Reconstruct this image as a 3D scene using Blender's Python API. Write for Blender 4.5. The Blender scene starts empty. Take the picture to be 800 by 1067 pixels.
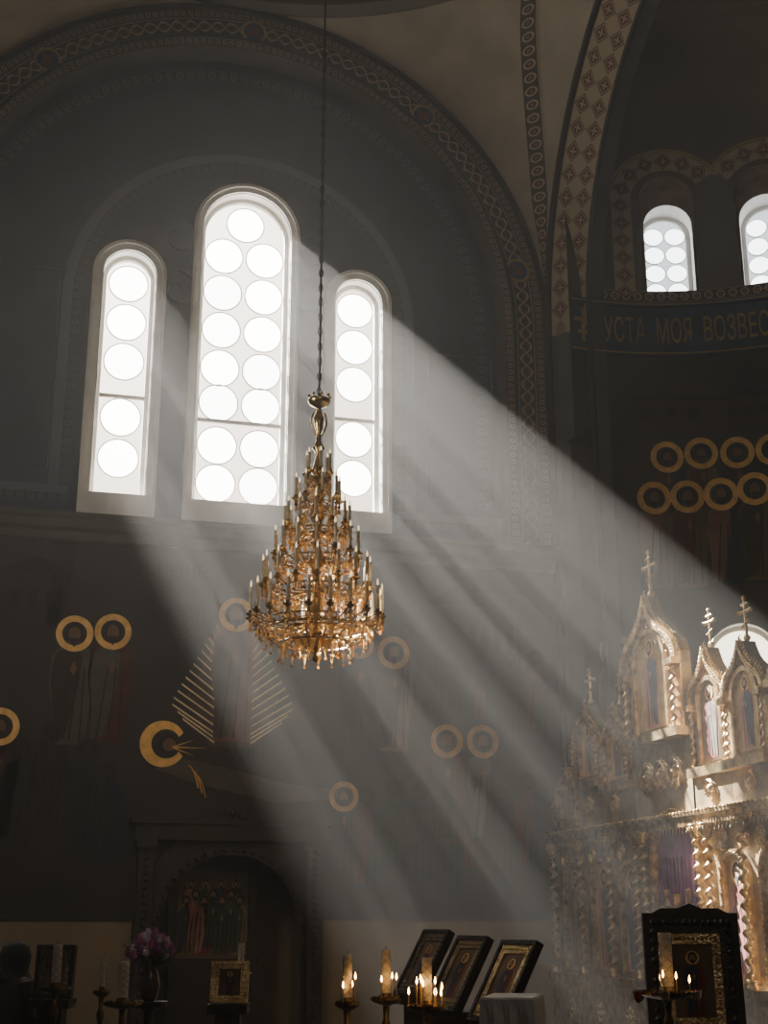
import bpy, math, random
from math import sin, cos, pi, radians, sqrt, atan2
from mathutils import Vector
random.seed(7)
V = lambda a,b: (a[0]+b[0],a[1]+b[1],a[2]+b[2])
COL = bpy.context.scene.collection
WL = {}

# ------------------------------------------------------------ materials
def newmat(name):
    m = bpy.data.materials.new(name); m.use_nodes = True
    nt = m.node_tree; nt.nodes.clear()
    o = nt.nodes.new("ShaderNodeOutputMaterial")
    return m, nt, o
def N(nt, t): return nt.nodes.new(t)
def mth(nt, op, a, b=None, c=None):
    n = nt.nodes.new("ShaderNodeMath"); n.operation = op
    for i,x in enumerate((a,b,c)):
        if x is None: continue
        if isinstance(x,(int,float)): n.inputs[i].default_value = x
        else: nt.links.new(x, n.inputs[i])
    return n.outputs[0]
def rgb(c): return (c[0],c[1],c[2],1)
def mixc(nt, fac, a, b):
    n = nt.nodes.new("ShaderNodeMixRGB")
    if isinstance(fac,(int,float)): n.inputs[0].default_value = fac
    else: nt.links.new(fac, n.inputs[0])
    for i,x in ((1,a),(2,b)):
        if isinstance(x,tuple): n.inputs[i].default_value = rgb(x)
        else: nt.links.new(x, n.inputs[i])
    return n.outputs[0]
def surf(name, col, col2=None, rough=.7, metal=0., scale=4., bump=.0, bscale=30., trans=0.):
    m, nt, o = newmat(name)
    b = N(nt,"ShaderNodeBsdfPrincipled"); b.inputs["Roughness"].default_value=rough; b.inputs["Metallic"].default_value=metal
    tc = N(nt,"ShaderNodeTexCoord")
    nz = N(nt,"ShaderNodeTexNoise"); nz.inputs["Scale"].default_value=scale; nz.inputs["Detail"].default_value=5
    nt.links.new(tc.outputs["Object"], nz.inputs["Vector"])
    if col2 is None: col2=tuple(c*.7 for c in col)
    r = N(nt,"ShaderNodeValToRGB"); r.color_ramp.elements[0].position=.35; r.color_ramp.elements[1].position=.65
    r.color_ramp.elements[0].color=rgb(col2); r.color_ramp.elements[1].color=rgb(col)
    nt.links.new(nz.outputs[0], r.inputs[0]); nt.links.new(r.outputs[0], b.inputs["Base Color"])
    if bump:
        n2=N(nt,"ShaderNodeTexNoise"); n2.inputs["Scale"].default_value=bscale
        nt.links.new(tc.outputs["Object"], n2.inputs["Vector"])
        bp=N(nt,"ShaderNodeBump"); bp.inputs["Strength"].default_value=bump; bp.inputs["Distance"].default_value=.02
        nt.links.new(n2.outputs[0], bp.inputs["Height"]); nt.links.new(bp.outputs[0], b.inputs["Normal"])
    if trans:
        t=N(nt,"ShaderNodeBsdfTranslucent"); nt.links.new(r.outputs[0],t.inputs[0])
        mx=N(nt,"ShaderNodeMixShader"); mx.inputs[0].default_value=trans
        nt.links.new(b.outputs[0],mx.inputs[1]); nt.links.new(t.outputs[0],mx.inputs[2]); nt.links.new(mx.outputs[0],o.inputs[0])
    else: nt.links.new(b.outputs[0], o.inputs[0])
    return m
def band(name, bg, fg, acc, style):
    m, nt, o = newmat(name)
    b=N(nt,"ShaderNodeBsdfPrincipled"); b.inputs["Roughness"].default_value=.75
    uv=N(nt,"ShaderNodeUVMap"); sp=N(nt,"ShaderNodeSeparateXYZ"); nt.links.new(uv.outputs[0], sp.inputs[0])
    u,v=sp.outputs[0],sp.outputs[1]
    fx=mth(nt,'ABSOLUTE',mth(nt,'SUBTRACT',mth(nt,'FRACT',u),.5))
    fy=mth(nt,'ABSOLUTE',mth(nt,'SUBTRACT',mth(nt,'FRACT',v),.5))
    if style=='diamond':
        s=mth(nt,'ADD',fx,fy)
        c=mixc(nt,mth(nt,'LESS_THAN',s,.47),fg,bg)
        c=mixc(nt,mth(nt,'LESS_THAN',s,.40),c,fg)
        c=mixc(nt,mth(nt,'LESS_THAN',s,.34),c,acc)
        cr=mth(nt,'LESS_THAN',mth(nt,'MINIMUM',fx,fy),.04)
        cr=mth(nt,'MULTIPLY',cr,mth(nt,'LESS_THAN',s,.22))
        c=mixc(nt,cr,c,fg)
    elif style=='dots':
        r2=mth(nt,'SQRT',mth(nt,'ADD',mth(nt,'MULTIPLY',fx,fx),mth(nt,'MULTIPLY',fy,fy)))
        c=mixc(nt,mth(nt,'LESS_THAN',r2,.36),bg,fg)
        c=mixc(nt,mth(nt,'LESS_THAN',r2,.24),c,bg)
        c=mixc(nt,mth(nt,'LESS_THAN',r2,.12),c,acc)
    else:
        def wave(f,am): 
            sw=mth(nt,'ADD',mth(nt,'MULTIPLY',mth(nt,'SINE',mth(nt,'MULTIPLY',u,f*pi)),am),.5)
            return mth(nt,'ABSOLUTE',mth(nt,'SUBTRACT',v,sw))
        c=mixc(nt,mth(nt,'LESS_THAN',wave(2,.3),.07),bg,fg)
        c=mixc(nt,mth(nt,'LESS_THAN',wave(2,-.3),.07),c,fg)
        c=mixc(nt,mth(nt,'LESS_THAN',wave(6,.2),.04),c,acc)
    e=mth(nt,'GREATER_THAN',mth(nt,'ABSOLUTE',mth(nt,'SUBTRACT',v,.5)),.45 if style!='diamond' else 99)
    c=mixc(nt,e,c,fg)
    nt.links.new(c,b.inputs["Base Color"]); nt.links.new(b.outputs[0],o.inputs[0])
    return m
def glow(name, col, s, transp):
    m, nt, o = newmat(name)
    e=N(nt,"ShaderNodeEmission"); e.inputs[0].default_value=rgb(col); e.inputs[1].default_value=s
    if transp>0:
        t=N(nt,"ShaderNodeBsdfTransparent"); mx=N(nt,"ShaderNodeMixShader"); mx.inputs[0].default_value=transp
        nt.links.new(e.outputs[0],mx.inputs[1]); nt.links.new(t.outputs[0],mx.inputs[2]); nt.links.new(mx.outputs[0],o.inputs[0])
    else: nt.links.new(e.outputs[0],o.inputs[0])
    return m

M_upper=surf("plaster_navy",(.018,.036,.078),(.012,.024,.052),scale=1.2,bump=.1)
M_ring=surf("plaster_grey",(.075,.072,.066),(.052,.05,.046),scale=2)
M_lower=surf("mural_brown",(.045,.029,.019),(.015,.017,.016),scale=.9,bump=.15)
M_apse=surf("mural_apse",(.040,.028,.020),(.016,.017,.016),scale=1.1,bump=.1)
M_apsetop=surf("apse_plaster",(.10,.083,.063),(.075,.064,.05),scale=1.1)
M_vault=surf("vault_plaster",(.40,.335,.235),(.30,.255,.18),scale=1.5)
M_dado=surf("dado_plaster",(.28,.21,.125),(.22,.165,.10),scale=2)
M_white=surf("window_casing_white",(.72,.69,.64),(.6,.58,.54),rough=.5)
M_trimdk=surf("moulding_dark",(.03,.028,.026),rough=.6)
M_trimgr=surf("cornice_grey",(.08,.074,.066),rough=.6)
M_floor=surf("floor_stone",(.028,.022,.018),(.018,.015,.012),rough=.6,scale=2)
M_bandring=band("ring_pattern",(.033,.031,.028),(.34,.27,.17),(.28,.08,.04),'scroll')
M_banddots=band("dot_pattern",(.04,.033,.028),(.40,.31,.19),(.28,.10,.05),'dots')
M_banddia=band("diamond_pattern",(.05,.035,.026),(.36,.28,.17),(.10,.016,.013),'diamond')
M_bandblue=band("blue_pattern",(.014,.026,.050),(.08,.105,.14),(.07,.085,.11),'dots')
M_frieze=surf("frieze_blue",(.014,.048,.095),(.009,.030,.062),scale=3)
M_fgold=surf("frieze_gold_paint",(.38,.25,.08),(.26,.17,.06),rough=.5)
M_glass=glow("window_cream_glass",(1,.85,.66),2.6,.02)
M_discs=[glow("window_bright_disc",(1,.975,.93),13/(1-t),t) for t in (.93,.5,.1)]
M_glass2=glow("window_blue_glass",(.86,.92,1),1.8,0)
M_disc2=glow("window_sky_disc",(.95,.98,1),7.0,0)
M_low=glow("apse_low_glass",(1,.88,.66),4.5,0)
M_lead=surf("window_leading",(.25,.22,.18),rough=.5)
M_leadlt=surf("window_leading_light",(.5,.42,.3),rough=.6)
M_gold=surf("gilt_carving",(.90,.67,.34),(.42,.27,.11),rough=.30,metal=.9,scale=9,bump=.4,bscale=60)
M_gold2=surf("gilt_field",(.40,.29,.14),(.20,.14,.07),rough=.45,metal=.35,scale=5,bump=.3,bscale=40)
M_brass=surf("chandelier_brass",(1.0,.76,.40),(.5,.32,.13),rough=.24,metal=.95,scale=14)
M_amber=surf("amber_crystal",(1,.66,.28),(.75,.45,.15),rough=.12,scale=20,trans=.5)
M_stand=surf("stand_brass",(.34,.22,.085),(.12,.075,.03),rough=.35,metal=.9,scale=14)
M_candle=surf("candle_wax",(.85,.75,.56),(.72,.62,.45),rough=.5,trans=.25)
M_candle2=surf("wax_altar_candle",(.85,.79,.67),(.78,.70,.58),rough=.5)
M_tip=glow("bulb_tip_beam_glow",(1,.75,.42),1.6,0)  # bulbs are unlit; emission paints in the sunbeam catching their tips
M_chain=surf("chain_iron",(.02,.02,.02),rough=.5,metal=.5)
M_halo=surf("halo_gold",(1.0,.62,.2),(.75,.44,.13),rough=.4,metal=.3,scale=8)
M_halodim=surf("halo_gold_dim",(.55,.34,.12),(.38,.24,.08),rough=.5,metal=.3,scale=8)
M_ray=surf("ray_gold",(1.0,.84,.5),rough=.4,metal=.0)
M_skin=surf("painted_skin",(.22,.12,.065),rough=.8)
M_hair=surf("painted_hair",(.02,.014,.01),rough=.8)
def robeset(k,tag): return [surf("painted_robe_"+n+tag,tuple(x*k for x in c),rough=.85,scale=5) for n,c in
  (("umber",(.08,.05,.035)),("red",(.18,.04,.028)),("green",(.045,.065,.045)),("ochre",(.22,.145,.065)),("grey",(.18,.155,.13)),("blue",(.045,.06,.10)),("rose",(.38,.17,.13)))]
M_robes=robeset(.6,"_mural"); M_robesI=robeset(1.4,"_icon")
M_mauve=surf("painted_mauve",(.11,.065,.06),(.065,.04,.038),scale=3)
M_wood=surf("carved_dark_wood",(.035,.02,.013),(.02,.012,.008),rough=.4,scale=10,bump=.4,bscale=50)
M_icon=surf("icon_ground",(.20,.12,.055),(.10,.06,.03),scale=6,rough=.5)
M_icongold=surf("icon_ground_gold",(.60,.41,.17),(.36,.23,.09),scale=8,rough=.45,metal=.15)
M_silver=surf("silver_riza",(.34,.28,.19),(.12,.1,.07),rough=.35,metal=.8,scale=30,bump=.8,bscale=80)
M_curtain=surf("purple_curtain",(.26,.06,.24),(.10,.025,.10),scale=6)
M_cloth=surf("white_cloth",(.85,.82,.77),rough=.9)
M_flamemat=glow("candle_flame",(1,.5,.13),30,0)
M_wick=surf("thin_taper_wax",(.75,.5,.2),rough=.5)
M_leaf=surf("leaf_green",(.03,.06,.025),rough=.7)
M_pet=[surf("petal_"+n,c,rough=.7) for n,c in (("pink",(.78,.26,.5)),("white",(.85,.74,.82)),("mauve",(.58,.22,.54)))]
M_vase=surf("vase_ceramic",(.12,.1,.09),rough=.25)
M_ruby=surf("ruby_glass",(.3,.02,.02),rough=.15)
M_scarf=surf("head_scarf",(.012,.010,.012),rough=.9)
M_coat=surf("black_coat",(.008,.008,.010),rough=.9)
M_reveal=surf("warm_reveal",(.44,.30,.19))

# ------------------------------------------------------------ mesh builder
class MB:
    def __init__(s): s.v=[];s.f=[];s.mi=[];s.uv={}
    def face(s,pts,m=0,uv=None):
        i=len(s.v); s.v+=[tuple(p) for p in pts]; s.f.append(list(range(i,i+len(pts)))); s.mi.append(m)
        if uv: s.uv[len(s.f)-1]=uv
    def grid(s,rows,m=0,closed=False):
        b=len(s.v); nr=len(rows); nc=len(rows[0])
        for r in rows: s.v+=[tuple(p) for p in r]
        for i in range(nr-1):
            for j in range(nc if closed else nc-1):
                k=(j+1)%nc
                s.f.append([b+i*nc+j,b+i*nc+k,b+(i+1)*nc+k,b+(i+1)*nc+j]); s.mi.append(m)
    def lathe(s,prof,n=16,c=(0,0),m=0,cap=True):
        rows=[[(c[0]+r*cos(2*pi*j/n),c[1]+r*sin(2*pi*j/n),z) for j in range(n)] for r,z in prof]
        b=len(s.v); s.grid(rows,m,closed=True)
        if cap:
            s.f.append([b+j for j in range(n)][::-1]); s.mi.append(m)
            t=b+(len(prof)-1)*n; s.f.append([t+j for j in range(n)]); s.mi.append(m)
    def tube(s,pts,r,n=5,m=0,closed=False):
        rows=[]; L=len(pts)
        for i,p in enumerate(pts):
            a=pts[(i-1)%L] if (closed or i>0) else p
            c=pts[(i+1)%L] if (closed or i<L-1) else p
            d=[c[k]-a[k] for k in range(3)]; l=sqrt(sum(x*x for x in d)) or 1; d=[x/l for x in d]
            up=(0,0,1) if abs(d[2])<.9 else (1,0,0)
            e=(d[1]*up[2]-d[2]*up[1],d[2]*up[0]-d[0]*up[2],d[0]*up[1]-d[1]*up[0])
            l=sqrt(sum(x*x for x in e)) or 1; e=[x/l for x in e]
            g=(d[1]*e[2]-d[2]*e[1],d[2]*e[0]-d[0]*e[2],d[0]*e[1]-d[1]*e[0])
            rr=r[i] if isinstance(r,(list,tuple)) else r
            rows.append([tuple(p[k]+rr*(cos(2*pi*j/n)*e[k]+sin(2*pi*j/n)*g[k]) for k in range(3)) for j in range(n)])
        if closed: rows.append(rows[0])
        s.grid(rows,m,closed=True)
    def box(s,c,h,m=0,R=None):
        pts=[(x,y,z) for x in (-h[0],h[0]) for y in (-h[1],h[1]) for z in (-h[2],h[2])]
        if R: pts=[R(p) for p in pts]
        b=len(s.v); s.v+=[(c[0]+p[0],c[1]+p[1],c[2]+p[2]) for p in pts]
        for f in ((0,1,3,2),(4,6,7,5),(0,4,5,1),(2,3,7,6),(0,2,6,4),(1,5,7,3)):
            s.f.append([b+i for i in f]); s.mi.append(m)
    def ball(s,c,r,m=0,n=6,sz=1):
        prof=[(r*sin(pi*i/n)+1e-4, c[2]-r*sz*cos(pi*i/n)) for i in range(n+1)]
        s.lathe(prof,max(6,n+2),(c[0],c[1]),m,cap=False)
    def slab(s,poly,mp,d0,d1,m=0):
        A=[mp(u,z,d1) for u,z in poly]; B=[mp(u,z,d0) for u,z in poly]
        s.face(A,m)
        n=len(poly)
        for i in range(n): s.face([A[i],B[i],B[(i+1)%n],A[(i+1)%n]],m)
    def ringband(s,o,i,mp,d0,d1,m=0,closed=False):
        n=len(o); seg=range(n if closed else n-1)
        for k in seg:
            l=(k+1)%n
            s.face([mp(*o[k],d1),mp(*o[l],d1),mp(*i[l],d1),mp(*i[k],d1)],m)
            s.face([mp(*o[k],d1),mp(*o[k],d0),mp(*o[l],d0),mp(*o[l],d1)],m)
            s.face([mp(*i[k],d1),mp(*i[l],d1),mp(*i[l],d0),mp(*i[k],d0)],m)
    def build(s,name,mats,origin=(0,0,0),parent=None,smooth=False,label=None,cat=None,kind=None,group=None):
        me=bpy.data.meshes.new(name)
        me.from_pydata([(a-origin[0],b-origin[1],c-origin[2]) for a,b,c in s.v],[],s.f)
        if not isinstance(mats,(list,tuple)): mats=[mats]
        for m in mats: me.materials.append(m)
        me.polygons.foreach_set("material_index",s.mi)
        if s.uv:
            ul=me.uv_layers.new(name="UVMap")
            for fi,uv in s.uv.items():
                for li,c in zip(me.polygons[fi].loop_indices,uv): ul.data[li].uv=c
        if smooth:
            me.polygons.foreach_set("use_smooth",[True]*len(s.f))
        me.update()
        ob=bpy.data.objects.new(name,me); COL.objects.link(ob); place(ob,origin,parent)
        meta(ob,label,cat,kind,group)
        return ob
def place(ob,origin,parent):
    WL[ob.name]=origin
    if parent:
        po=WL[parent.name]; ob.parent=parent; ob.location=tuple(origin[i]-po[i] for i in range(3))
    else: ob.location=origin
def meta(ob,label=None,cat=None,kind=None,group=None):
    if label: ob["label"]=label
    if cat: ob["category"]=cat
    if kind: ob["kind"]=kind
    if group: ob["group"]=group
def empty(name,origin,label=None,cat=None,kind=None,group=None,parent=None):
    ob=bpy.data.objects.new(name,None); ob.empty_display_size=.2; COL.objects.link(ob); place(ob,origin,parent); meta(ob,label,cat,kind,group); return ob
def arc(cx,cz,r,a0,a1,n): return [(cx+r*cos(radians(a0+(a1-a0)*k/n)),cz+r*sin(radians(a0+(a1-a0)*k/n))) for k in range(n+1)]
def archpts(cx,hw,z0,zs,n=16):
    return [(cx+hw,z0)]+arc(cx,zs,hw,0,180,n)+[(cx-hw,z0)]

# ------------------------------------------------------------ setting geometry
CX,CY,R0,ZS=2.4,12.85,4.85,10.34     # crossing centre, arch radius, springing
YA,YB=17.7,18.1                      # lower wall face, recessed window wall
XE=7.25; XW=CX-R0
mapA=lambda u,z,d:(u,YA-d,z)
mapB=lambda u,z,d:(u,YB-d,z)
AX,AY,AR=7.7,12.9,4.3
def mapC(t,z,d): return (AX+(AR-d)*sin(t/AR), AY+(AR-d)*cos(t/AR), z)
def wall_holes(mb,us,z0,z1,holes,mp,m=0,m2=None,zm=None):
    S=set(round(u,4) for u in us)
    for cx,hw,zb,zs in holes:
        for k in range(21): S.add(round(cx-hw*cos(pi*k/20),4))
    S=sorted(S)
    for a,b in zip(S,S[1:]):
        mid=(a+b)/2; hs=sorted([h for h in holes if abs(mid-h[0])<h[1]],key=lambda h:h[2])
        la=lb=z0
        for cx,hw,zb,zs in hs:
            ta=zs+sqrt(max(0,hw*hw-(a-cx)**2)); tb=zs+sqrt(max(0,hw*hw-(b-cx)**2))
            mb.face([mp(a,la,0),mp(b,lb,0),mp(b,zb,0),mp(a,zb,0)],m); la,lb=ta,tb
        if zm and la<zm:
            mb.face([mp(a,la,0),mp(b,lb,0),mp(b,zm,0),mp(a,zm,0)],m); la=lb=zm
        mb.face([mp(a,la,0),mp(b,lb,0),mp(b,z1,0),mp(a,z1,0)],m2 if m2 is not None else m)

# glass centre, half width, sill, top, transom, casing half width, casing sill, round panes (u, z, clarity)
WIN=[(.915,.325,7.33,10.97,8.81,.53,6.95,[(.915,z,q) for z,q in ((10.6,1),(9.98,0),(9.36,1),(8.5,0),(7.88,0),(7.62,2))][:5]),
     (2.615,.615,7.33,12.17,8.57,.80,6.93,[(2.615,11.80,0)]+[(2.615+s*.31,z,q[(s+1)//2]) for z,q in ((11.24,(0,0)),(10.63,(2,0)),(10.02,(1,0)),(9.41,(0,2)),(8.86,(2,1)),(8.2,(0,1)),(7.62,(0,2))) for s in (-1,1)]),
     (4.34,.31,7.34,10.93,8.78,.51,6.98,[(4.34,z,q) for z,q in ((10.58,0),(9.97,0),(9.36,1),(8.48,0),(7.87,0))])]
mb=MB()
wall_holes(mb,[XW+k*.3 for k in range(33)],6.6,15.3,[(w[0],w[1]+.05,w[2]-.05,w[3]-w[1]) for w in WIN],mapB)
mb.build("wall_back",M_upper,kind="structure")
NI=(2.62,.93,.02,1.62)
mb=MB()
wall_holes(mb,[XW+k*.5 for k in range(20)]+[XE],0,6.75,[NI],mapA)
mb.face([(XW,YA,6.75),(XE,YA,6.75),(XE,YB,6.75),(XW,YB,6.75)])
def bigarch(r,z0=6.75,n=48): return [(CX+r,z0)]+arc(CX,ZS,r,0,180,n)+[(CX-r,z0)]
mb.ringband(bigarch(R0),bigarch(4.15),mapA,-.4,0,1)
mb.build("wall_back_lower",[M_lower,M_ring],kind="structure")
def uvband(mb,outer,inner,mp,d,cell,rows=1,m=0):
    acc=0
    for k in range(len(outer)-1):
        o0,o1,i0,i1=outer[k],outer[k+1],inner[k],inner[k+1]
        l=(math.dist(o0,o1)+math.dist(i0,i1))/2/cell
        mb.face([mp(*o0,d),mp(*o1,d),mp(*i1,d),mp(*i0,d)],m,[(acc,rows),(acc+l,rows),(acc+l,0),(acc,0)])
        acc+=l
mb=MB(); uvband(mb,bigarch(4.62),bigarch(4.34),mapA,.012,.42); mb.build("trim_1",M_bandring,kind="structure")
mb=MB(); uvband(mb,bigarch(4.76),bigarch(4.66),mapA,.012,.11); uvband(mb,bigarch(4.27),bigarch(4.17),mapA,.012,.11); mb.build("trim_17",M_banddots,kind="structure")
mb=MB(); mb.ringband(bigarch(4.85),bigarch(4.78),mapA,0,.07); mb.ringband(bigarch(4.33),bigarch(4.28),mapA,0,.04); mb.build("trim_2",M_trimdk,kind="structure")
mb=MB(); uvband(mb,bigarch(3.98),bigarch(3.80),mapB,.01,.17); mb.build("trim_3",M_bandblue,kind="structure")
mb=MB()
for a in (12,50,88,130,165):
    u,z=CX+4.48*cos(radians(a)),ZS+4.48*sin(radians(a))
    circ=arc(u,z,.2,0,360,16); mb.ringband(circ,arc(u,z,.16,0,360,16),mapA,0,.02,1); mb.slab(circ[:-1],mapA,.0,.014,0)
    for q in range(4):
        b=radians(q*90+45); mb.slab([(u,z),(u+.06*cos(b-.6),z+.06*sin(b-.6)),(u+.14*cos(b),z+.14*sin(b)),(u+.06*cos(b+.6),z+.06*sin(b+.6))],mapA,.01,.022,2)
mb.build("trim_4",[M_frieze,M_fgold,M_robesI[1]],kind="structure")
def inarch(r,dx=0): return [(2.6+r,7.35-dx)]+arc(2.6,10.25,r,0,180,36)+[(2.6-r,7.35-dx)]
mb=MB(); uvband(mb,inarch(2.62),inarch(2.34),mapB,.012,.14,2); 
uvband(mb,[(2.6-2.34,7.35),(XW,7.35)],[(2.6-2.34,7.12),(XW,7.12)],mapB,.012,.14,2)
uvband(mb,[(6.6,7.35),(2.6+2.34,7.35)],[(6.6,7.12),(2.6+2.34,7.12)],mapB,.012,.14,2)
mb.build("trim_5",M_bandblue,kind="structure")
mb=MB()
for cx,cz,s in ((1.6,11.35,1),(3.62,11.35,-1),(1.62,10.5,1),(3.62,10.6,-1)):
    pts=[(cx+s*(.05+.02*k)*cos(k*.6),YB-.012,cz+(.05+.02*k)*sin(k*.6)) for k in range(14)]
    mb.tube(pts,.012,4)
for x0,x1,z0,z1 in ((5.45,6.45,7.6,9.9),(-1.2,-.05,7.6,10.6)):
    mb.tube([(x0,YB-.01,z0),(x1,YB-.01,z0),(x1,YB-.01,z1),(x0,YB-.01,z1)],.014,4,closed=True)
mb.build("trim_6",surf("painted_line_blue",(.09,.12,.16)),kind="structure")
mb=MB()
prof=[(0,6.45),(.04,6.47),(.04,6.58),(.1,6.62),(.12,6.72),(.16,6.76),(.16,6.82),(-.3,6.84)]
mb.grid([[(XW,YA-d,z) for d,z in prof],[(XE,YA-d,z) for d,z in prof]])
mb.build("trim_7",M_trimgr,kind="structure")
mb=MB()
for a,b in ((XW,1.4),(3.82,XE)): 
    mb.box(((a+b)/2,YA-.015,.82),((b-a)/2,.015,.82)); mb.box(((a+b)/2,YA-.03,1.66),((b-a)/2,.03,.03),1); mb.box(((a+b)/2,YA-.03,.1),((b-a)/2,.035,.1),1)
mb.build("baseboard_back",[M_dado,M_trimdk],kind="structure")
mb=MB()
mb.box((2.62,19.0,1.4),(1.1,.03,1.45)); mb.box((1.55,18.35,1.4),(.03,.65,1.45)); mb.box((3.69,18.35,1.4),(.03,.65,1.45)); mb.box((2.62,18.35,2.85),(1.1,.65,.03))
mb.build("wall_niche",M_dado,kind="structure")
mb=MB(); mb.box((4.5,8.5,-.05),(8,12,.05)); mb.build("floor",M_floor,kind="structure")
mb=MB(); mb.box((XW-.05,7.4,8),(.05,10.9,8)); mb.build("wall_left",M_apse,kind="structure")
mb=MB(); mb.box((XE+.05,2.2,5.2),(.05,5.75,5.2)); mb.build("wall_right_arm",M_apse,kind="structure")
mb=MB(); mb.box((CX,-3.5,8),(R0+.1,.05,8)); mb.build("wall_front",M_apse,kind="structure")
mb=MB(); mb.grid([[(CX+R0*cos(radians(a)),y,ZS+R0*sin(radians(a))) for a in range(0,181,6)] for y in (-3.5,8.0)]); mb.build("ceiling_vault",M_vault,kind="structure",smooth=True)

def window(idx,cx,hw,z0,zt,tr,chw,cz0,discs,mp,depth,gl,ds,casing=True,dr=.30,lift=.008):
    e=empty("window_%d"%idx,mp(cx,z0,0),kind="structure")
    zs=zt-hw
    b=MB(); b.face([mp(u,z,-depth) for u,z in archpts(cx,hw+.04,z0-.04,zs)[::-1]],0)
    b.build("glass",gl,mp(cx,z0,-depth),e)
    b=MB(); L=MB()
    for x,z,q in discs:
        r=min(dr,hw-.015)
        def cl(q_,g):
            o=[]
            for px,pz in q_:
                pz=max(z0+g,pz)
                if z>tr: pz=max(tr+g,pz)
                else: pz=min(tr-g,pz)
                o.append((px,pz))
            return o
        b.face([mp(px,pz,-depth+lift) for px,pz in cl(arc(x,z,r*.92,0,345,23),.03)],q)
        L.ringband(cl(arc(x,z,r*.98,0,360,24),.01),cl(arc(x,z,r*.92,0,360,24),.02),mp,-depth,-depth+lift+.002,2)
    if discs: b.build("round_pane",ds,mp(cx,z0,-depth),e)
    fr=.035
    L.ringband(archpts(cx,hw+.05,z0-.05,zs),archpts(cx,hw-.01,z0+.01,zs),mp,-depth-.02,-depth+.05,1)
    L.slab([(cx-hw,z0-.05),(cx+hw,z0-.05),(cx+hw,z0+.02),(cx-hw,z0+.02)],mp,-depth,-depth+.05,1)
    L.slab([(cx-hw,tr-fr*.7),(cx+hw,tr-fr*.7),(cx+hw,tr+fr*.7),(cx-hw,tr+fr*.7)],mp,-depth,-depth+.04,0)
    L.build("window_frame",[M_lead,M_white,M_leadlt],mp(cx,z0,-depth),e)
    if casing:
        b=MB()
        b.ringband(archpts(cx,chw,cz0,zs),archpts(cx,chw-.05,cz0,zs),mp,0,.08)
        b.ringband(archpts(cx,chw-.05,cz0,zs),archpts(cx,hw+.06,cz0,zs),mp,0,.04)
        b.slab([(cx-chw,cz0),(cx+chw,cz0),(cx+chw,z0-.05),(cx-chw,z0-.05)],mp,0,.06)
        b.build("window_casing",M_white,mp(cx,z0,0),e)
    b=MB(); b.ringband(archpts(cx,hw+.06,z0-.05,zs),archpts(cx,hw+.05,z0-.05,zs),mp,-depth-.05,0)
    b.slab([(cx-hw-.05,z0-.06),(cx+hw+.05,z0-.06),(cx+hw+.05,z0-.05),(cx-hw-.05,z0-.05)],mp,-depth-.05,0)
    b.build("window_reveal",M_white,mp(cx,z0,0),e)
for i,w in enumerate(WIN): window(i+1,*w,mapB,.22,M_glass,M_discs)

# ------------------------------------------------------------ right side: arch, apse, pendentives
def archE(r,n=40): return [(CY+r,0)]+arc(CY,ZS,r,0,180,n)+[(CY-r,0)]
mb=MB()
rows=[[(XE,y,z) for y,z in archE(R0)],[(XE+.1,y,z) for y,z in archE(4.78)],[(AX,y,z) for y,z in archE(4.3)],[(AX+.25,y,z) for y,z in archE(4.3)]]
mb.grid(rows)
mb.build("wall_right",M_ring,kind="structure")
mb=MB(); a=archE(4.80);b_=archE(4.31); acc=0
for k in range(len(a)-1):
    l=math.dist(a[k],a[k+1])/.36
    if a[k][1]>8 or a[k+1][1]>8:
        p0=(a[k][0],max(a[k][1],10.2)); p1=(a[k+1][0],max(a[k+1][1],10.2)); q0=(b_[k][0],max(b_[k][1],10.2)); q1=(b_[k+1][0],max(b_[k+1][1],10.2))
        mb.face([(XE+.07,*p0),(XE+.07,*p1),(AX-.02,*q1),(AX-.02,*q0)],0,[(acc,2),(acc+l,2),(acc+l,0),(acc,0)])
    acc+=l
for v in range(len(mb.v)): mb.v[v]=(mb.v[v][0]-.02,mb.v[v][1],mb.v[v][2])
mb.build("trim_8",M_banddia,kind="structure")
mb=MB(); mb.tube([(XE,y,z) for y,z in archE(R0-.02)],.05,6); mb.tube([(AX,y,z) for y,z in archE(4.3)],.04,6); mb.build("trim_9",M_trimdk,kind="structure")
AW=[(17.9,.34,10.82,12.3),(37.4,.34,10.82,12.3)]
toT=lambda deg: radians(deg)*AR
mb=MB()
wall_holes(mb,[toT(d) for d in range(-4,185,4)],0,15.4,[(toT(d),hw+.08,z0-.05,12.44) for d,hw,z0,zt in AW]+[(toT(26.5),.5,4.2,5.15)],mapC,0,1,10.7)
rows=[[(AX+(AR+.02)*cos(radians(e))*sin(radians(d)),AY+(AR+.02)*cos(radians(e))*cos(radians(d)),15.38+1.9*sin(radians(e))) for d in range(-8,189,4)] for e in range(0,91,10)]
mb.grid(rows,1)
mb.build("wall_apse",[M_apse,M_apsetop],kind="structure",smooth=False)
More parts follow.
